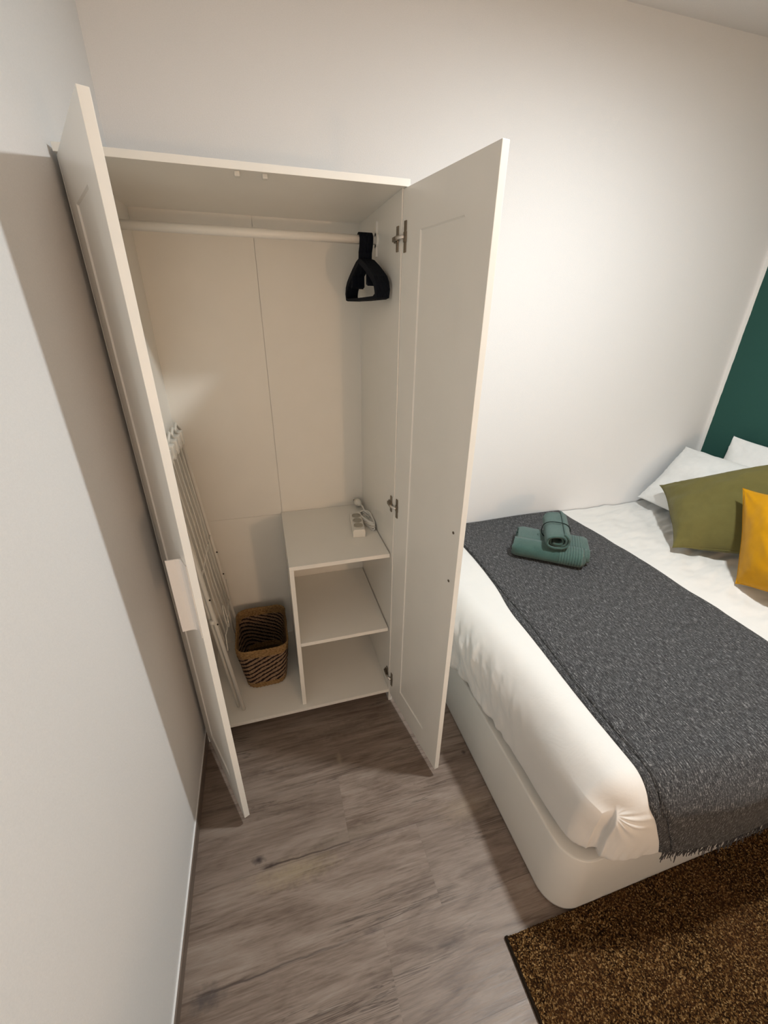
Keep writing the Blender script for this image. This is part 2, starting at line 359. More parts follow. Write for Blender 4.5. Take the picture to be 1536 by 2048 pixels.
ZB, ZD, WD, TD = .0499, 1.8825, .3832, .0175
def make_door(name, hinge, d, n, pull_at, lab):
    """hinge: xy of the inner face at the hinge edge; d: unit xy along the door; n: unit xy from inner to outer face"""
    hx, hy = hinge
    def P(s, k, z): return (hx+d[0]*s+n[0]*k, hy+d[1]*s+n[1]*k, z)
    ss = [0, .0945, .0975, .2815, .2845, WD]; zz = [ZB, .151, .154, 1.780, 1.783, ZD]; dp = .0035
    bm = bmesh.new(); G = {}
    for side, k0, sg in ((0, 0, 1), (1, TD, -1)):
        for i, s in enumerate(ss):
            for j, z in enumerate(zz):
                inner = 2 <= i <= 3 and 2 <= j <= 3
                G[side, i, j] = bm.verts.new(P(s, k0+(sg*dp if inner else 0), z))
    for side in (0, 1):
        for i in range(5):
            for j in range(5):
                f = [G[side, i, j], G[side, i+1, j], G[side, i+1, j+1], G[side, i, j+1]]
                bm.faces.new(f if side else f[::-1])
    for i in range(5):
        bm.faces.new([G[0, i, 0], G[0, i+1, 0], G[1, i+1, 0], G[1, i, 0]]); bm.faces.new([G[0, i, 5], G[1, i, 5], G[1, i+1, 5], G[0, i+1, 5]])
        bm.faces.new([G[0, 0, i], G[1, 0, i], G[1, 0, i+1], G[0, 0, i+1]]); bm.faces.new([G[0, 5, i], G[0, 5, i+1], G[1, 5, i+1], G[1, 5, i]])
    bmesh.ops.recalc_face_normals(bm, faces=bm.faces)
    rim = [e for e in bm.edges if len(e.link_faces) == 2 and e.calc_face_angle(0) > 1.2]
    bmesh.ops.bevel(bm, geom=rim, offset=.0010, segments=2, affect='EDGES', profile=.6)
    door = bm_obj(name, bm, M_WHITE, WR); door['label'] = lab
    def sub(nm, bm2, mat, bevel=0, smooth=False):
        o = bm_obj(nm, bm2, mat, None, smooth, bevel); o.data.transform(Matrix.Translation(-Vector(WR.location))); o.parent = door; return o
    def pbox(bm2, s0, s1, k0, k1, z0, z1):
        vs = [bm2.verts.new(P(s, k, z)) for s in (s0, s1) for k in (k0, k1) for z in (z0, z1)]
        for f in ((0, 1, 3, 2), (4, 6, 7, 5), (0, 4, 5, 1), (2, 3, 7, 6), (0, 2, 6, 4), (1, 5, 7, 3)): bm2.faces.new([vs[i] for i in f])
    # pull on the outer face: a bent lip folded outwards
    bm2 = bmesh.new(); z0, z1 = .840, 1.056
    prof = [(.3790, 0), (.3790, .002), (.3400, .0022), (.3340, .006), (.3300, .014), (.3265, .026), (.3245, .0335), (.3210, .0335), (.3235, .026), (.3270, .014), (.3310, .004), (.3345, 0)]
    A = [bm2.verts.new(P(s, TD+k, z0)) for s, k in prof]; B = [bm2.verts.new(P(s, TD+k, z1)) for s, k in prof]
    for i in range(len(prof)):
        j = (i+1) % len(prof); bm2.faces.new((A[i], A[j], B[j], B[i]))
    bm2.faces.new(A[::-1]); bm2.faces.new(B)
    sub('door_pull', bm2, M_PULL)
    # screw heads of the pull on the inner face
    for z in (.889, 1.049):
        bm3 = bmesh.new(); c = Vector(P(.3545, 0, z)); a1 = Vector((n[0], n[1], 0)); t1 = Vector((d[0], d[1], 0)); up = Vector((0, 0, 1))
        ring = [bm3.verts.new(c-a1*.0012+(t1*math.cos(q)+up*math.sin(q))*.0042) for q in [2*PI*k/14 for k in range(14)]]
        ring2 = [bm3.verts.new(c+a1*.001+(t1*math.cos(q)+up*math.sin(q))*.0042) for q in [2*PI*k/14 for k in range(14)]]
        for k in range(14): bm3.faces.new((ring[k], ring[(k+1) % 14], ring2[(k+1) % 14], ring2[k]))
        bm3.faces.new(ring); bm3.faces.new(ring2)
        sub('pull_screw', bm3, M_STEEL)
    # hinges: cup plate on the door, mounting plate on the side panel, arm between
    side_x = (W-T) if hx > .4 else T
    sgn = -1 if hx > .4 else 1
    for z in (1.776, .977, .150):
        bm4 = bmesh.new()
        pbox(bm4, .010, .026, -.0035, 0.0, z-.012, z+.012)
        for dz in (-.024, .024): pbox(bm4, .0115, .0245, -.0028, 0.0, z+dz-.012, z+dz+.012)
        sub('hinge_cup', bm4, M_STEEL, .0012)
        bm5 = bmesh.new()
        xa, xb_ = sorted((side_x+sgn*.001, side_x+sgn*.006)); yb = YC+.014
        box_bm(xa, xb_, yb, yb+.034, z-.008, z+.008, bm5)
        xa, xb_ = sorted((side_x, side_x+sgn*.0035))
        box_bm(xa, xb_, yb+.004, yb+.020, z-.030, z+.030, bm5)
        xa, xb_ = sorted((side_x+sgn*.004, side_x+sgn*.012))
        box_bm(xa, xb_, yb-.006, yb+.030, z-.0055, z+.0055, bm5)
        bm_obj('hinge_mount', bm5, M_STEEL, WR, bevel=.001)
        bm6 = bmesh.new(); a_ = Vector((side_x+sgn*.009, YC+.010, z)); b_ = Vector(P(.016, -.004, z))
        tube_bm([a_, (a_+b_)/2+Vector((sgn*.003, 0, 0)), b_], .0048, 8, bm6)
        sub('hinge_arm', bm6, mat_arm, smooth=True)
    return door
mat_arm = mat_simple('bright_hinge_arm', (.75, .72, .68), .3, .5, .8)
aR, aL = 1.7372, 1.1739
make_door('door', (.7702, -.5139), (-math.cos(aR), -math.sin(aR)), (math.sin(aR), -math.cos(aR)), None, 'right wardrobe door opened wide beside the bed')
make_door('door', (.0201, -.5139), (math.cos(aL), -math.sin(aL)), (-math.sin(aL), -math.cos(aL)), None, 'left wardrobe door opened along the left wall')

# ------------------------------------------------------------------ hangers
HX0, HROT = .706, math.radians(3.0)
def hp(u, w_, k, x0):      # u across hanger (towards the room negative y), w up, k thickness
    y = RY - u*math.cos(HROT); x = x0 + u*math.sin(HROT) + k
    return (x, y, RZ+w_)
def make_hanger(x0, lab):
    t = thing('clothes_hanger', lab, 'hanger', (x0, RY, RZ), 'black hangers on the wardrobe rail')
    th = .0046
    def strip(bm, pts, hw):
        """pts: centre line in u,w ; hw half width in plane"""
        L, Rr = [], []
        n_ = len(pts)
        for i, (u, w_) in enumerate(pts):
            a = pts[max(i-1, 0)]; b_ = pts[min(i+1, n_-1)]; du, dw = b_[0]-a[0], b_[1]-a[1]; l = math.hypot(du, dw); nu, nw = -dw/l, du/l
            h_ = hw[i] if isinstance(hw, list) else hw
            L.append((u+nu*h_, w_+nw*h_)); Rr.append((u-nu*h_, w_-nw*h_))
        V = [[bm.verts.new(hp(q[0], q[1], k, x0)) for q in row] for k in (0, th) for row in (L, Rr)]
        L0, R0, L1, R1 = V
        for i in range(n_-1):
            bm.faces.new((L0[i], L0[i+1], R0[i+1], R0[i])); bm.faces.new((L1[i], R1[i], R1[i+1], L1[i+1]))
            bm.faces.new((L0[i], L1[i], L1[i+1], L0[i+1])); bm.faces.new((R0[i], R0[i+1], R1[i+1], R1[i]))
        bm.faces.new((L0[0], R0[0], R1[0], L1[0])); bm.faces.new((L0[-1], L1[-1], R1[-1], R0[-1]))
    # hook: over the rail, open towards the wall
    bm = bmesh.new(); r = .0165; hook = []
    hook = [(-math.cos(math.radians(a_))*-1*r, math.sin(math.radians(a_))*r) for a_ in range(200, -31, -15)]
    hook += [(.010, -.022), (.002, -.034), (0, -.060)]
    strip(bm, hook, .0034)
    bm_obj('hook', bm, M_HANGER, t)
    bm = bmesh.new(); 
    top = -.058
    for s in (-1, 1):
        sh = [(0, top), (s*.030, top-.008), (s*.075, top-.025), (s*.120, top-.044), (s*.152, top-.060), (s*.168, top-.074), (s*.175, top-.090), (s*.172, top-.104), (s*.150, top-.1085)]
        strip(bm, sh, [.007, .009, .0095, .0095, .010, .010, .009, .007, .004])
        strip(bm, [(s*.085, top-.034), (s*.085, top-.068), (s*.100, top-.070)], .005)
    strip(bm, [(-.155, top-.1085), (0, top-.1095), (.155, top-.1085)], .0042)
    bm_obj('hanger_frame', bm, M_HANGER, t)
    return t
for i in range(8):
    make_hanger(HX0+i*.0054, 'black flat clothes hanger at the open left end of the bunch on the wardrobe rail' if i == 0 else
                'black flat clothes hanger at the right end of the bunch, nearest the cupboard side' if i == 7 else
                'black flat clothes hanger pressed between its neighbours in the middle of the bunch')

# ------------------------------------------------------------------ folded drying rack
RK = thing('drying_rack', 'white folded wire clothes airer leaning inside the left of the wardrobe', 'drying rack', (.145, -.28, HB))
def rk(y, z, k=0): # leaning plane
    t = (z-.08)/(.869-.08); return (.145-(.068)*t+k, y, z)
bmF = .0075
tube('rail', [rk(-.455, .0785), rk(-.455, 1.15)], .0075, M_RACK, RK)
tube('rail', [rk(-.115, .0785), rk(-.115, 1.15)], .0065, M_RACK, RK)
tube('rail', [rk(-.435, .0785, -.022), rk(-.440, 1.12, -.012)], .006, M_RACK, RK)
tube('rail', [rk(-.125, .0785, -.022), rk(-.130, 1.12, -.012)], .006, M_RACK, RK)
tube('crossbar', [rk(-.455, 1.150), rk(-.115, 1.150)], .0065, M_RACK, RK)
tube('crossbar', [rk(-.440, 1.175, -.012), rk(-.130, 1.175, -.012)], .005, M_RACK, RK)
tube('crossbar', [rk(-.44, .745, .0), rk(-.12, .745, .0)], .0025, M_RACK, RK, 8)
for k, y in enumerate(np.linspace(-.425, -.150, 9)):
    zt = 1.16; zb = .425+.012*math.sin(k*1.7)
    off = .004*math.sin(k*2.1)
    tube('wire', [rk(y, zt, off), rk(y-.003, .9, off+.003), rk(y+.002, .62, off-.002), rk(y+.012, zb, off)], .0022, M_RACK, RK, 6)
# lower string that runs in and out of the wires
pts = [rk(-.062, .48), rk(-.09, .425), rk(-.13, .405), rk(-.17, .425), rk(-.22, .40), rk(-.27, .415), rk(-.32, .40), rk(-.37, .415), rk(-.41, .37), rk(-.385, .352)]
tube('string', pts, .0022, M_RACK, RK, 6)
lp = [rk(-.30+.0*q+.022*math.sin(q), .455+.055*math.cos(q), .006) for q in np.linspace(0, 2*PI, 15)[:-1]]
tube('string', lp, .0022, M_RACK, RK, 6, closed=True)
for y in (-.115, -.175, -.235, -.300, -.370, -.455):
    c = rk(y, 1.163); bm_obj('joint', box_bm(c[0]-.020, c[0]+.010, y-.016, y+.016, 1.140, 1.190), M_PLAST, RK, bevel=.005)
for y in (-.135, -.205, -.27): tube('clip', [rk(y, 1.18, -.012), rk(y+.03, 1.215, -.005), rk(y+.055, 1.185, 0)], .005, M_PLAST, RK, 8)
for y, z in ((-.455, .66), (-.455, .547), (-.115, .66), (-.115, .547)):  # dark studs standing in for the shaded holes in the tubes
    c = rk(y, z); tube('hole_stud', [(c[0]+.004, c[1]-.002, c[2]), (c[0]+.0092, c[1]-.0058, c[2])], .003, M_DARK, RK, 8)
for z in (.547,):
    c = rk(-.455, z); tube('knob', [(c[0]-.016, c[1]-.004, c[2]+.012), (c[0]+.0, c[1]-.004, c[2]+.012)], .010, M_PLAST, RK, 12)

# ------------------------------------------------------------------ basket
BK = thing('basket', 'rectangular woven basket with dark diagonal stripes on the wardrobe floor', 'basket', (.245, -.22, HB))
def rrect(cx, cy, hx, hy, r, n=64):
    pts = []
    per = []
    for q in range(4):
        ccx = cx+(hx-r)*(1 if q in (0, 3) else -1); ccy = cy+(hy-r)*(1 if q in (0, 1) else -1)
        for k in range(n//4):
            a = q*PI/2+(PI/2)*k/(n//4-1); pts.append((ccx+math.cos(a)*r, ccy+math.sin(a)*r))
    # resample evenly
    L = [0]
    for i in range(len(pts)): L.append(L[-1]+math.dist(pts[i], pts[(i+1) % len(pts)]))
    out = []
    for k in range(n):
        s = L[-1]*k/n; i = max(j for j in range(len(L)) if L[j] <= s+1e-9); i = min(i, len(pts)-1)
        f = (s-L[i])/max(1e-9, L[i+1]-L[i]); a, b_ = pts[i], pts[(i+1) % len(pts)]
        out.append((a[0]+(b_[0]-a[0])*f, a[1]+(b_[1]-a[1])*f, s))
    return out, L[-1]
def basket_wall(inset, name_rows):
    n = 128; rows = []; uvs = []
    for j in range(33):
        v_ = j/32; z = HB+.003+v_*.228
        hx = .084+(.112-.084)*v_**.8; hy = .128+(.146-.128)*v_**.8; cy = -.222
        ring, L = rrect(.245, cy, hx-inset, hy-inset, .045, n)
        row = []; uvr = []
        for x, y, s in ring+[ring[0]]:
            ss = s if (x, y, s) != ring[0] or len(row) == 0 else L
            bulge = .0016*math.sin(ss*9*2*PI/.05*.35+v_*30) + .003*fb((x, y, z), 18, 3)
            dx, dy = x-.245, y-cy; l = math.hypot(dx, dy)
            row.append((x+dx/l*bulge, y+dy/l*bulge, z + .003*math.sin(ss*7)*v_)); uvr.append((ss, v_))
        rows.append(row); uvs.append(uvr)
    return rows, uvs
ro, uo = basket_wall(0, 0); ri, ui = basket_wall(.006, 0)
rim = [[( (a[0]+b_[0])/2, (a[1]+b_[1])/2, a[2]+.004) for a, b_ in zip(ro[-1], ri[-1])]]
grid_mesh('woven_wall', ro+rim+ri[::-1], M_BASK, BK, uv=uo+[[(q[0], 1.02) for q in uo[-1]]]+ui[::-1])
bm = bmesh.new(); ring, L = rrect(.245, -.222, .080, .124, .042, 48)
lo = [bm.verts.new((x, y, HB+.001)) for x, y, s in ring]; hi = [bm.verts.new((x, y, HB+.007)) for x, y, s in ring]
bm.faces.new(lo[::-1]); bm.faces.new(hi)
for k in range(48): bm.faces.new((lo[k], lo[(k+1) % 48], hi[(k+1) % 48], hi[k]))
M_BASKB = mat_simple('dark_seagrass', (.07, .045, .02), .9, .1, bump=(300, .5))
bm_obj('base', bm, M_BASKB, BK)

# ------------------------------------------------------------------ power strip
PS = thing('power_strip', 'white three-socket power strip with bundled cord on the cupboard shelf', 'power strip', (.69, -.24, HS))
c0 = Vector((.690, -.255, HS)); ang = math.radians(83)   # long axis
ax = Vector((math.cos(ang), math.sin(ang), 0)); ay = Vector((-math.sin(ang), math.cos(ang), 0))
def psl(a, b_, z): q = c0+ax*a+ay*b_; return (q.x, q.y, HS+z)
bm = bmesh.new(); vs = []
Lh, Wh = .084, .026
prof = [(-Wh, .0005), (-Wh, .026), (-Wh*.8, .034), (Wh*.8, .034), (Wh, .026), (Wh, .0005)]
rings = []
for a, s in ((-Lh, .93), (-Lh*.97, 1), (Lh*.97, 1), (Lh, .93)):
    rings.append([bm.verts.new(psl(a, p_[0]*s, p_[1]*s if p_[1] > .01 else p_[1])) for p_ in prof])
for A, B in zip(rings[:-1], rings[1:]):
    for k in range(6): bm.faces.new((A[k], A[(k+1) % 6], B[(k+1) % 6], B[k]))
bm.faces.new(rings[0]); bm.faces.new(rings[-1][::-1])
body = bm_obj('housing', bm, M_PLAST, PS, bevel=.0025)
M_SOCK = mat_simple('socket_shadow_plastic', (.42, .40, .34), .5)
for a in (-.046, 0.0, .046):
    bm = bmesh.new(); n = 20
    R1 = [bm.verts.new(psl(a+math.cos(2*PI*k/n)*.0185, math.sin(2*PI*k/n)*.0185, .0375)) for k in range(n)]
    R2 = [bm.verts.new(psl(a+math.cos(2*PI*k/n)*.0165, math.sin(2*PI*k/n)*.0165, .0375)) for k in range(n)]
    R3 = [bm.verts.new(psl(a+math.cos(2*PI*k/n)*.0160, math.sin(2*PI*k/n)*.0160, .0347)) for k in range(n)]
    R0 = [bm.verts.new(psl(a+math.cos(2*PI*k/n)*.0190, math.sin(2*PI*k/n)*.0190, .0335)) for k in range(n)]
    for A, B in ((R0, R1), (R1, R2), (R2, R3)):
        for k in range(n): bm.faces.new((A[k], A[(k+1) % n], B[(k+1) % n], B[k]))
    bm.faces.new(R3)
    bm_obj('socket', bm, M_SOCK, PS)
# cord bundle: long flat loops, and the plug at the wall end
loops = []
cb = Vector((.737, -.215, HS+.012)); ca = math.radians(100)
for L_ in range(5):
    for k in range(13):
        q = 2*PI*k/13; a_ = math.cos(q)*(.088-.006*L_); b_ = math.sin(q)*(.011+.0035*L_)
        loops.append((cb.x+math.cos(ca)*a_-math.sin(ca)*b_+.0015*L_, cb.y+math.sin(ca)*a_+math.cos(ca)*b_, cb.z-.006+.0058*L_+.004*math.sin(q*2+L_)))
loops = [(min(x, W-T-.006), y, max(z, HS+.004)) for x, y, z in loops]
tube('cord', [psl(.083, .0, .014), psl(.10, -.006, .010), (.715, -.13, HS+.006)]+loops+[(.747, -.12, HS+.030), (.744, -.085, HS+.028), (.741, -.07, HS+.026)], .0040, M_CORD, PS, 8)
tube('cable_tie', [(cb.x+.019*math.cos(q)*1.0, cb.y+.01, cb.z+.004+.0155*math.sin(q)) for q in np.linspace(0, 2*PI, 17)[:-1]], .0014, M_CORD, PS, 6, closed=True)
tube('plug', [(.742, -.088, HS+.026), (.741, -.075, HS+.026), (.738, -.060, HS+.025), (.736, -.044, HS+.025)], [.006, .012, .0165, .0165], M_PLAST, PS, 16)
for dx in (-.0095, .0095):
    tube('plug_pin', [(.736+dx, -.044, HS+.027), (.734+dx, -.0245, HS+.027)], .0022, M_STEEL, PS, 8)

# ------------------------------------------------------------------ bed
XF, YB = 1.013, -1.3644
BD = thing('bed', 'double bed with a white rounded box base standing in the corner', 'bed', (1.95, -.70, 0))
ZT = .270
bm = bmesh.new(); n = 14; R = .085
plan = []
def arc(cx, cy, a0, a1):
    for k in range(n+1):
        a = math.radians(a0+(a1-a0)*k/n); plan.append((cx+math.cos(a)*R, cy+math.sin(a)*R))
arc(XF+R, YB+R, 180, 270); arc(XR-.01-R, YB+R, 270, 360); plan += [(XR-.01, -.004), (XF, -.004)]
lv = [(.0, .006), (.0, .012), (0, ZT-.006), (.002, ZT-.001), (.0055, ZT)]
cen = Vector((1.9, -.6, 0)); rings = []
for inset, z in lv:
    ring = []
    for (x, y) in plan:
        ix = XF+R if x < XF+R else (XR-.01-R if x > XR-.01-R else x); iy = YB+R if y < YB+R else y
        dx, dy = x-ix, y-iy; l = math.hypot(dx, dy) or 1
        ring.append(bm.verts.new((x-dx/l*inset, y-dy/l*inset, z)))
    rings.append(ring)
for A, B in zip(rings[:-1], rings[1:]):
    for k in range(len(A)): bm.faces.new((A[k], A[(k+1) % len(A)], B[(k+1) % len(A)], B[k]))
bm.faces.new(rings[-1]); bm.faces.new(rings[0][::-1])
o = bm_obj('bed_base', bm, M_BED, BD)
for p in o.data.polygons: p.use_smooth = abs(p.normal.z) < .5
M_RIM = mat_simple('base_top_board', (.50, .47, .42), .7)

# duvet as a rounded box, one shared function so that the runner follows it
PLA, PLB = (1.088, -1.358, .490), (1.120, -1.318, .285)
DX0, DX1, DY0, DY1, DZ1 = .985, XR-.012, -1.428, -.006, .582
RX, RY2, RZT0 = .115, .085, .165
def sm(a, b_, x): t = min(1, max(0, (x-a)/(b_-a))); return t*t*(3-2*t)
def duvet_pt(p):
    x, y, z = p
    yy = -y
    xf = .972+.048*sm(.45, 1.1, yy)          # foot line bulges more near the wall
    zl = ZT+.001 + .010*sm(1.15, 1.30, x)*sm(1.2, 1.36, yy)
    RZT = RZT0 - .065*sm(1.02, 1.22, x)
    wall = sm(0, .05, yy)
    rz_low = .050
    yf = DY0+.030-.030*sm(1.12, 1.45, x)
    lo = Vector((xf+RX, yf+RY2, zl+rz_low)); hi = Vector((DX1-.05, 10, DZ1-RZT))
    # sample point lives in a box with the same bounds
    q = Vector((max(x, lo.x), max(y, lo.y), min(max(z, lo.z), hi.z)))
    d = Vector((min(0, x-lo.x)/RX, min(0, y-lo.y)/RY2, (max(0, z-hi.z)/RZT if z > hi.z else min(0, z-lo.z)/rz_low)))
    l = d.length
    if l < 1e-6: return q, Vector((0, 0, 1))
    # superellipse-ish projection: softer at corner
    u = d/l
    k = min(1.0, max(abs(d.x), abs(d.y), abs(d.z)))
    nrm = Vector((u.x/RX, u.y/RY2, u.z/(RZT if u.z > 0 else rz_low))).normalized()
    pos = q+Vector((u.x*RX, u.y*RY2, u.z*(RZT if u.z > 0 else rz_low)))*k
    c_ = .036*math.exp(-((x-1.0)**2+(y+1.41)**2)/.115**2)*(1-.5*sm(.35, .55, z)); pos += Vector((c_*.75, c_*.75, 0))
    return pos, nrm
def wrinkle(p, strength=1.0):
    x, y, z = p
    top = sm(.45, .57, z)
    v_ = .0030*fb((x*1.0, y*2.2, z*1.0), 3.0, 1)*1.0
    # puckers along the foot side near the wall
    pk = (1-top)*(1-sm(1.02, 1.25, x))*(1-sm(.75, 1.15, -y))
    v_ += pk*.011*fb((y*2.6-z*1.2, z*.9+x*.3, 0), 9, 5, 3) + pk*.007*math.sin(y*70+3*math.sin(y*19)+z*14)*(1-sm(.30, .42, z))
    # gathers by the corner
    cd = math.hypot(x-1.10, y+1.38); g_ = math.exp(-(cd/.12)**2)*(1-top)*(1-sm(.33, .42, z))
    v_ += g_*.004*fb((x*3-y*3, z*1.0, 0), 12, 8, 2)
    # long folds on top by the pillows
    pl = sm(1.93, 2.15, x)*top; v_ += pl*.011*fb((x*1.2+y*.8, y*3.4-x*1.2, 0), 6, 11, 2)
    v_ += .012*top*sm(1.1, 1.5, x)*(noise.noise(Vector((x*1.7, y*2.1, 4.4))))
    return v_*strength
def crease(p):
    """pleat folded at the foot corner of the duvet"""
    a = Vector(PLA); b_ = Vector(PLB)
    pp = Vector(p); ab = b_-a; t = (pp-a).dot(ab)/ab.dot(ab)
    q = a+ab*min(1, max(0, t)); dv = pp-q; side = dv.dot(Vector((.78, -.62, .1)).normalized())
    v_ = 0
    if -.12 < t < 1.15:
        f = sm(-.12, .12, t)*math.exp(-(dv.length/.14)**4)
        if side > 0: v_ += f*.013*math.exp(-side/.05)*sm(0, .0035, side)
        else: v_ -= f*.004*math.exp(side/.014)
    # streaks fanning out from the top of the pleat on the front side
    dd = pp-a; r = dd.length
    if r < .22 and dd.z < .03 and side > 0:
        an = math.atan2(dd.z, math.hypot(dd.x, dd.y)*(1 if side > 0 else -1))
        v_ += .0032*math.exp(-(r/.09)**2)*sm(.0, .03, r)*math.sin(an*15+.6)*sm(0, .02, side)*sm(.03, -.01, dd.z)
    return v_
def duvet_surface(p, off=0):
    pos, nrm = duvet_pt(p)
    return pos + nrm*(wrinkle(pos)+crease(pos)+off), nrm
def build_duvet():
    # sample box surface: top, foot and front faces with one shared grid of steps
    xs = list(np.concatenate([np.linspace(.93, 1.20, 80, endpoint=False), np.linspace(1.20, 1.5, 34, endpoint=False), np.linspace(1.5, DX1, 110)]))
    ys = list(np.concatenate([np.linspace(DY0-.0, DY0+.17, 52, endpoint=False), np.linspace(DY0+.17, DY1, 190)]))
    zs = list(np.concatenate([np.linspace(.235, .30, 14, endpoint=False), np.linspace(.30, DZ1, 80)]))
    verts = {}; V = []; F = []
    def vid(i, j, k):
        key = (i, j, k)
        if key not in verts:
            verts[key] = len(V); pos, n_ = duvet_surface((xs[i], ys[j], zs[k])); V.append(tuple(pos))
        return verts[key]
    nx, ny, nz = len(xs), len(ys), len(zs)
    for i in range(nx-1):
        for j in range(ny-1): F.append((vid(i, j, nz-1), vid(i+1, j, nz-1), vid(i+1, j+1, nz-1), vid(i, j+1, nz-1)))
    for j in range(ny-1):
        for k in range(nz-1): F.append((vid(0, j, k), vid(0, j, k+1), vid(0, j+1, k+1), vid(0, j+1, k)))
    for i in range(nx-1):
        for k in range(nz-1): F.append((vid(i, 0, k), vid(i+1, 0, k), vid(i+1, 0, k+1), vid(i, 0, k+1)))
    me = bpy.data.meshes.new('duvet'); me.from_pydata(V, [], F); me.update()
    o = link('duvet', me, M_SHEET, None, True)
    return tag(o, 'plump white duvet covering the bed, pleated at its foot corner', 'duvet')
build_duvet()
M_MATT = mat_simple('mattress_ticking', (.7, .69, .66), .9, .1)
box('mattress', XF+.10, XR-.04, YB+.05, -.02, ZT+.001, .50, M_MATT, BD, .02)

# runner across the bed, two layers of one folded throw
def run_path(t):
    """t in metres from the wall over the top and down the front: sample box point y,z"""
    Ltop = 1.428-.012
    if t < Ltop: return -.012-t, DZ1
    return DY0, DZ1-(t-Ltop)
def edge_wob(t, seed): return .010*fb((t*1.3, seed, 0), 2.2, seed, 2)
RN = thing('bed_runner', 'charcoal melange throw with fringed ends folded across the bed', 'throw', (1.55, -.7, .58))
def layer(name, xa, xb_, off, tmax, seed, th=.0035):
    nt, nx = 170, 60; P = []; UV = []
    ts = np.concatenate([np.linspace(0, 1.25, 110, endpoint=False), np.linspace(1.25, tmax, 60)])
    for t in ts:
        y, z = run_path(t); row = []; ur = []
        for k in range(nx+1):
            f = k/nx; x = (xa(t)*(1-f)+xb_(t)*f)
            pos, n_ = duvet_surface((x, y, z), off)
            e = min(f, 1-f); 
            pos += n_*(.0016*fb((x*2, t*1.2, 4), 2.2, 4, 1) - .003*(1-sm(0, .02, e)))
            row.append(pos); ur.append((x, t))
        P.append(row); UV.append(ur)
    o = grid_mesh(name, P, M_RUN, RN, uv=UV)
    md = o.modifiers.new('thickness', 'SOLIDIFY'); md.thickness = th; md.offset = 1
    return o
xa1 = lambda t: 1.228-.048*sm(.2, 1.35, t)+.085*sm(1.42, 1.70, t)+edge_wob(t, 2)*(1-sm(1.2, 1.4, t))
xb1 = lambda t: 1.935+.03*math.sin(t*2.4)+edge_wob(t, 5)
xa0 = lambda t: xa1(t)-.004-.020*sm(.5, .75, t)*(1-.2*math.sin(t*7))
TM = 1.428+.242
layer('fabric', xa0, xb1, .0015, TM, 3)
layer('fabric', xa1, lambda t: xb1(t)-.006, .0078, TM-.012, 6)
# fringe
def fringe():
    bm = bmesh.new(); rnd = random.Random(3)
    for lay, (tm, off) in enumerate(((TM, .003), (TM-.012, .009))):
        x = xa1(TM)-.02
        while x < xb1(TM)-.004:
            pos, n_ = duvet_surface((x, DY0, run_path(tm-.004)[1]), off)
            a = pos.copy(); l = rnd.uniform(.022, .042); pts = [a]
            dx, dy = rnd.uniform(-.35, .35), rnd.uniform(-.25, .1)
            for k in range(3):
                a = a+Vector((dx*l/3+rnd.uniform(-.002, .002), dy*l/3, -l/3)); 
                a.y = min(a.y, YB-.003)
                pts.append(a.copy())
            tube_bm(pts, .0011, 4, bm, cap=False); x += rnd.uniform(.003, .0065)
    o = bm_obj('fringe', bm, M_FRINGE, RN); o['kind'] = 'stuff'; return o
fringe()

# ------------------------------------------------------------------ pillows
def make_pillow(name, label, corners, thick, mat, seed, pinch=.05, cat='pillow', group=None, seam=True):
    TL, TR, BR, BL = [Vector(c) for c in corners]
    cen = (TL+TR+BR+BL)/4
    nrm = (TR-TL).cross(BL-TL).normalized()
    if nrm.z < 0: nrm = -nrm
    t = thing(name, label, cat, tuple(cen), group)
    nu = nv = 44; rows = []
    def base(u, v_):
        # pull the sides in between the corners
        uu = u*(1-pinch*(1-v_*v_)**.6)+.008*math.sin(v_*5+seed)*(1-v_*v_); vv = v_*(1-pinch*(1-u*u)**.6)+.008*math.sin(u*4+seed*2)*(1-u*u)
        a = TL.lerp(TR, (uu+1)/2); b_ = BL.lerp(BR, (uu+1)/2); return a.lerp(b_, (vv+1)/2)
    def P(u, v_, s):
        h = max(0, (1-abs(u)**2.4))**.55*max(0, (1-abs(v_)**2.4))**.55
        p = base(u, v_)
        w1 = .016*fb((u*1.3+seed, v_*1.3, s), 1.6, seed, 3)*h
        cu = (1-h)*.006*fb((u*4, v_*4, s), 2.5, seed+4, 2)
        # radiating creases from the corners
        cr = 0
        for (a, b_) in ((-1, -1), (1, -1), (1, 1), (-1, 1)):
            dd = math.hypot(u-a, v_-b_); an = math.atan2(v_-b_, u-a)
            cr += math.exp(-(dd/.5)**2)*.011*math.sin(an*9+seed)*min(1, dd*4)
        return p+nrm*s*(thick*.5*h+w1+cr*h)+nrm*cu
    V = []; F = []; idx = {}
    def vid(i, j, s):
        edge = i in (0, nu) or j in (0, nv)
        key = (i, j, 0 if edge else s)
        if key not in idx:
            u = -math.cos(PI*i/nu); v_ = -math.cos(PI*j/nv); idx[key] = len(V); V.append(tuple(P(u, v_, s)))
        return idx[key]
    for s in (1, -1):
        for i in range(nu):
            for j in range(nv):
                f = (vid(i, j, s), vid(i+1, j, s), vid(i+1, j+1, s), vid(i, j+1, s)); F.append(f if s > 0 else f[::-1])
    me = bpy.data.meshes.new(name); me.from_pydata(V, [], F); me.update()
    bmx = bmesh.new(); bmx.from_mesh(me); bmesh.ops.recalc_face_normals(bmx, faces=bmx.faces); bmx.to_mesh(me); bmx.free()
    link('cushion_cover', me, mat, t, True)
    if seam:
        pts = [base(-1+2*k/20, -1) for k in range(20)]+[base(1, -1+2*k/20) for k in range(20)]+[base(1-2*k/20, 1) for k in range(20)]+[base(-1, 1-2*k/20) for k in range(20)]
        tube('seam', pts, .0028, mat, t, 6, closed=True)
    return t
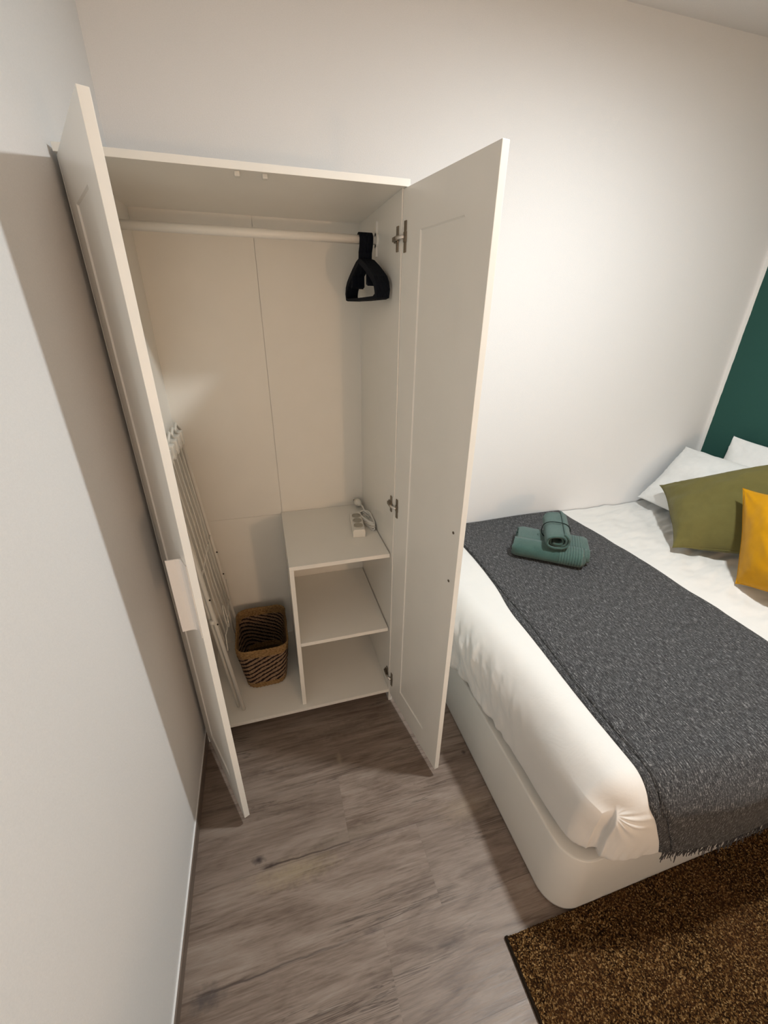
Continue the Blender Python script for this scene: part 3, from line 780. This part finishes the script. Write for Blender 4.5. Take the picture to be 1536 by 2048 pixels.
make_pillow('pillow', 'white pillow at the back, its corner showing against the green wall', ((2.775, -.205, 1.030), (2.800, -.86, 1.00), (2.66, -.86, .64), (2.64, -.22, .64)), .12, M_PILLOW, 3, .05, 'pillow', None, False)
make_pillow('pillow', 'white pillow in the bed corner touching the white wall', ((2.690, -.032, .925), (2.72, -.72, .925), (2.44, -.74, .635), (2.44, -.035, .635)), .16, M_PILLOW, 1, .045, 'pillow', None, False)
make_pillow('cushion', 'large olive green cushion leaning on the white pillows', ((2.40, -.180, .768), (2.640, -.657, 1.075), (2.472, -.85, .668), (2.160, -.530, .612)), .21, M_OLIVE, 5, .085, 'cushion')
make_pillow('cushion', 'mustard yellow cushion cut off by the right edge of the photo', ((2.32, -.615, .935), (2.42, -.85, .965), (2.10, -1.130, .700), (2.175, -.818, .600)), .19, M_MUST, 8, .075, 'cushion')

# ------------------------------------------------------------------ towels
def towel_mat(name, stripes):
    a = N(name, .98, (.1, .2, .18), .08); u = a.uv(); s = a.n('ShaderNodeSeparateXYZ'); a.set(s.inputs[0], u)
    p = a.pos(); lo = a.noise(p, 28, 3); hi = a.noise(p, 520, 2, .7)
    st = a.math('PINGPONG', a.math('MULTIPLY', s.outputs[0], stripes), .5)
    inb = a.math('MULTIPLY', a.math('GREATER_THAN', s.outputs[0], .60), a.math('LESS_THAN', s.outputs[0], .93))
    rib = a.math('MULTIPLY', a.ramp(st, [(.12, 0.), (.3, 1.)]), inb)
    c = a.mix(lo, (.045, .105, .090), (.085, .175, .152))
    c = a.mix(a.math('MULTIPLY', rib, .4), c, (.14, .26, .23)); c = a.mix(a.ramp(hi, [(.3, .35), (.7, 0.)]), c, (.03, .07, .06))
    a.color(c); nb = a.bump(hi, 1.0, .004); a.bump(a.math('ADD', rib, a.math('MULTIPLY', lo, .3)), .8, .004, nb)
    a.b.inputs['Sheen Weight'].default_value = .3
    return a.m
M_TW1 = towel_mat('green_terry_ribbed', 28); M_TW2 = towel_mat('green_terry_plain', 0.01)
def make_towel(name, label, c, ang, L, rx, rz, mat, turns, seed, sag=0, tilt=0):
    """a folded-over roll: flattened spiral section swept along its axis"""
    t = thing(name, label, 'towel', tuple(c), 'green towels on the bed runner')
    ax = Vector((math.cos(ang), math.sin(ang), 0)); ay = Vector((-math.sin(ang), math.cos(ang), 0))
    nth = int(40*turns); prof = []
    th = .62/turns
    for k in range(nth+1):
        q = k/40*2*PI; f = 1-th*(k/40)
        sx = math.copysign(abs(math.cos(q+PI*.62))**.75, math.cos(q+PI*.62)); sz = math.copysign(abs(math.sin(q+PI*.62))**.75, math.sin(q+PI*.62))
        prof.append((sx*rx*f, sz*rz*f))
    na = 60; P = []; UV = []
    for i in range(na+1):
        a = -L/2+L*i/na; e = min(i, na-i)/na*L
        rnd_ = 1-.10*math.exp(-(e/.012)**2); row = []; ur = []
        for k, (px, pz) in enumerate(prof):
            wv = 1+.035*fb((a*4, px*8, pz*8), 2.5, seed, 3)
            zc = c[2]+tilt*a - sag*math.exp(-(a/.07)**2)
            off = a + .006*fb((px*20, pz*20, seed), 2, seed, 2)*(1 if e < .03 else 0) + (.010*math.sin(k*.07+seed) if e < .02 else 0)
            pnt = Vector((c[0], c[1], zc))+ax*off+ay*(px*rnd_*wv)+Vector((0, 0, pz*rnd_*wv))
            row.append(pnt); ur.append((i/na, k/len(prof)*.5))
        P.append(row); UV.append(ur)
    o = grid_mesh('towel_cloth', P, mat, t, uv=UV)
    md = o.modifiers.new('pile', 'SOLIDIFY'); md.thickness = .009; md.offset = 0; md.use_rim = True
    o['kind2'] = ''; del o['kind2']
    return t
ZB0 = .588
make_towel('towel', 'larger green ribbed bath towel folded flat on the grey runner, lowest of the pair', (1.578, -.392, ZB0+.046), math.atan2(-.60, .80), .305, .130, .044, M_TW1, 2.2, 4)
tw = make_towel('towel', 'smaller green rolled towel lying crosswise on top of the other towel', (1.592, -.385, ZB0+.125), math.atan2(.80, .52), .255, .054, .037, M_TW2, 2.6, 9, 0, .0)
# thin dark loop round the small roll
a_ = math.atan2(.80, .52); axx = Vector((math.cos(a_), math.sin(a_), 0)); ayy = Vector((-axx.y, axx.x, 0))
cc = Vector((1.592, -.385, ZB0+.125))-axx*.02
pts = []
for q in np.linspace(0, 2*PI, 40)[:-1]:
    sx = math.copysign(abs(math.cos(q))**.75, math.cos(q)); sz = math.copysign(abs(math.sin(q))**.75, math.sin(q))
    pts.append(cc+ayy*sx*.0600+Vector((0, 0, sz*.0430)))
M_LOOP = mat_simple('dark_green_loop', (.012, .02, .018), .8, .2)
tube('loop', pts, .0022, M_LOOP, tw, 6, closed=True)

# ------------------------------------------------------------------ rug
def build_rug():
    x0, x1, y1, y0 = .860, 2.75, -1.362, -2.45
    px, py = .0038, .0038
    # dense where the photo sees it
    xs = np.concatenate([np.arange(x0, 1.95, px), np.linspace(1.96, x1, 50)])
    ys = np.concatenate([np.linspace(y0, -1.99, 30), np.arange(-1.98, y1+.0001, py)])
    nx, ny = len(xs), len(ys)
    rs = np.random.RandomState(2)
    Z = .010+rs.rand(nx, ny)*.0055
    X = np.repeat(xs[:, None], ny, 1)+(rs.rand(nx, ny)-.5)*.0022; Y = np.repeat(ys[None, :], nx, 0)+(rs.rand(nx, ny)-.5)*.0022
    X[0, :] = x0+.003+rs.rand(ny)*.002; 
    Zs = Z.copy(); Zs[0, :] = .009; Zs[:, 0] = .009; Zs[:, -1] = .009
    V = np.stack([X, Y, Zs], -1).reshape(-1, 3)
    idx = np.arange(nx*ny).reshape(nx, ny)
    F = np.stack([idx[:-1, :-1], idx[1:, :-1], idx[1:, 1:], idx[:-1, 1:]], -1).reshape(-1, 4)
    verts = V.tolist(); faces = F.tolist()
    # skirt down to the backing
    per = [idx[i, 0] for i in range(nx)]+[idx[nx-1, j] for j in range(1, ny)]+[idx[i, ny-1] for i in range(nx-2, -1, -1)]+[idx[0, j] for j in range(ny-2, 0, -1)]
    base = len(verts)
    for q in per: verts.append([verts[q][0], verts[q][1], .001])
    n = len(per)
    for k in range(n): faces.append([int(per[k]), base+k, base+(k+1) % n, int(per[(k+1) % n])])
    me = bpy.data.meshes.new('rug'); me.from_pydata(verts, [], faces); me.update()
    T_ = thing('rug', 'brown and gold flecked pile rug on the floor in front of the bed', 'rug', (1.6, -1.9, 0))
    link('pile', me, M_RUG, T_, False)
    M_BIND = mat_simple('dark_rug_binding', (.02, .013, .008), .9, .1)
    bm = bmesh.new(); tube_bm([(x0+.002, y1, .006), (x0+.002, y0, .006)], .0055, 8, bm); bm_obj('binding', bm, M_BIND, T_, True)
build_rug()

# ------------------------------------------------------------------ lamps of the room (outside the picture)
CL = thing('ceiling_light', 'round flush ceiling lamp above the bed', 'lamp', (LAMP[0], LAMP[1], CEIL))
bm = bmesh.new(); nn = 40
def ring(r, z): return [bm.verts.new((LAMP[0]+math.cos(2*PI*k/nn)*r, LAMP[1]+math.sin(2*PI*k/nn)*r, z)) for k in range(nn)]
RR = [ring(.112, CEIL-.0005), ring(.112, CEIL-.030), ring(.098, CEIL-.032), ring(.098, CEIL-.004)]
for A, B in zip(RR[:-1], RR[1:]):
    for k in range(nn): bm.faces.new((A[k], A[(k+1) % nn], B[(k+1) % nn], B[k]))
bm_obj('housing', bm, M_WHITE, CL, True)
UL = thing('table_lamp', 'small lamp standing on the added light-blocking table behind the camera', 'lamp', (UP[0], UP[1], .877))
tube('lamp_base', [(UP[0], UP[1], .8775), (UP[0], UP[1], .892)], .06, M_BRASS, UL, 24)
tube('stem', [(UP[0], UP[1], .892), (UP[0], UP[1], .99)], .008, M_BRASS, UL)
TB = thing('light_block_table', 'plain unseen table behind the camera, added to block low lamp light', 'table', (UP[0], UP[1], 0))  # unseen, added so its top keeps the lamp's light off the floor
def rot_box(bm, u0, u1, v0, v1, z0, z1, a=math.radians(-15)):
    vs = []
    for u in (u0, u1):
        for v_ in (v0, v1):
            for z in (z0, z1): vs.append(bm.verts.new((UP[0]+u*math.cos(a)-v_*math.sin(a), UP[1]+u*math.sin(a)+v_*math.cos(a), z)))
    for f in ((0, 1, 3, 2), (4, 6, 7, 5), (0, 4, 5, 1), (2, 3, 7, 6), (0, 2, 6, 4), (1, 5, 7, 3)): bm.faces.new([vs[i] for i in f])
    return bm
bm_obj('table_top', rot_box(bmesh.new(), -.60, .60, -.12, .45, .852, .877), M_WHITE, TB)
for u in (-.55, .55):
    for v_ in (-.08, .41): bm_obj('leg', rot_box(bmesh.new(), u-.02, u+.02, v_-.02, v_+.02, 0, .852), M_WHITE, TB)
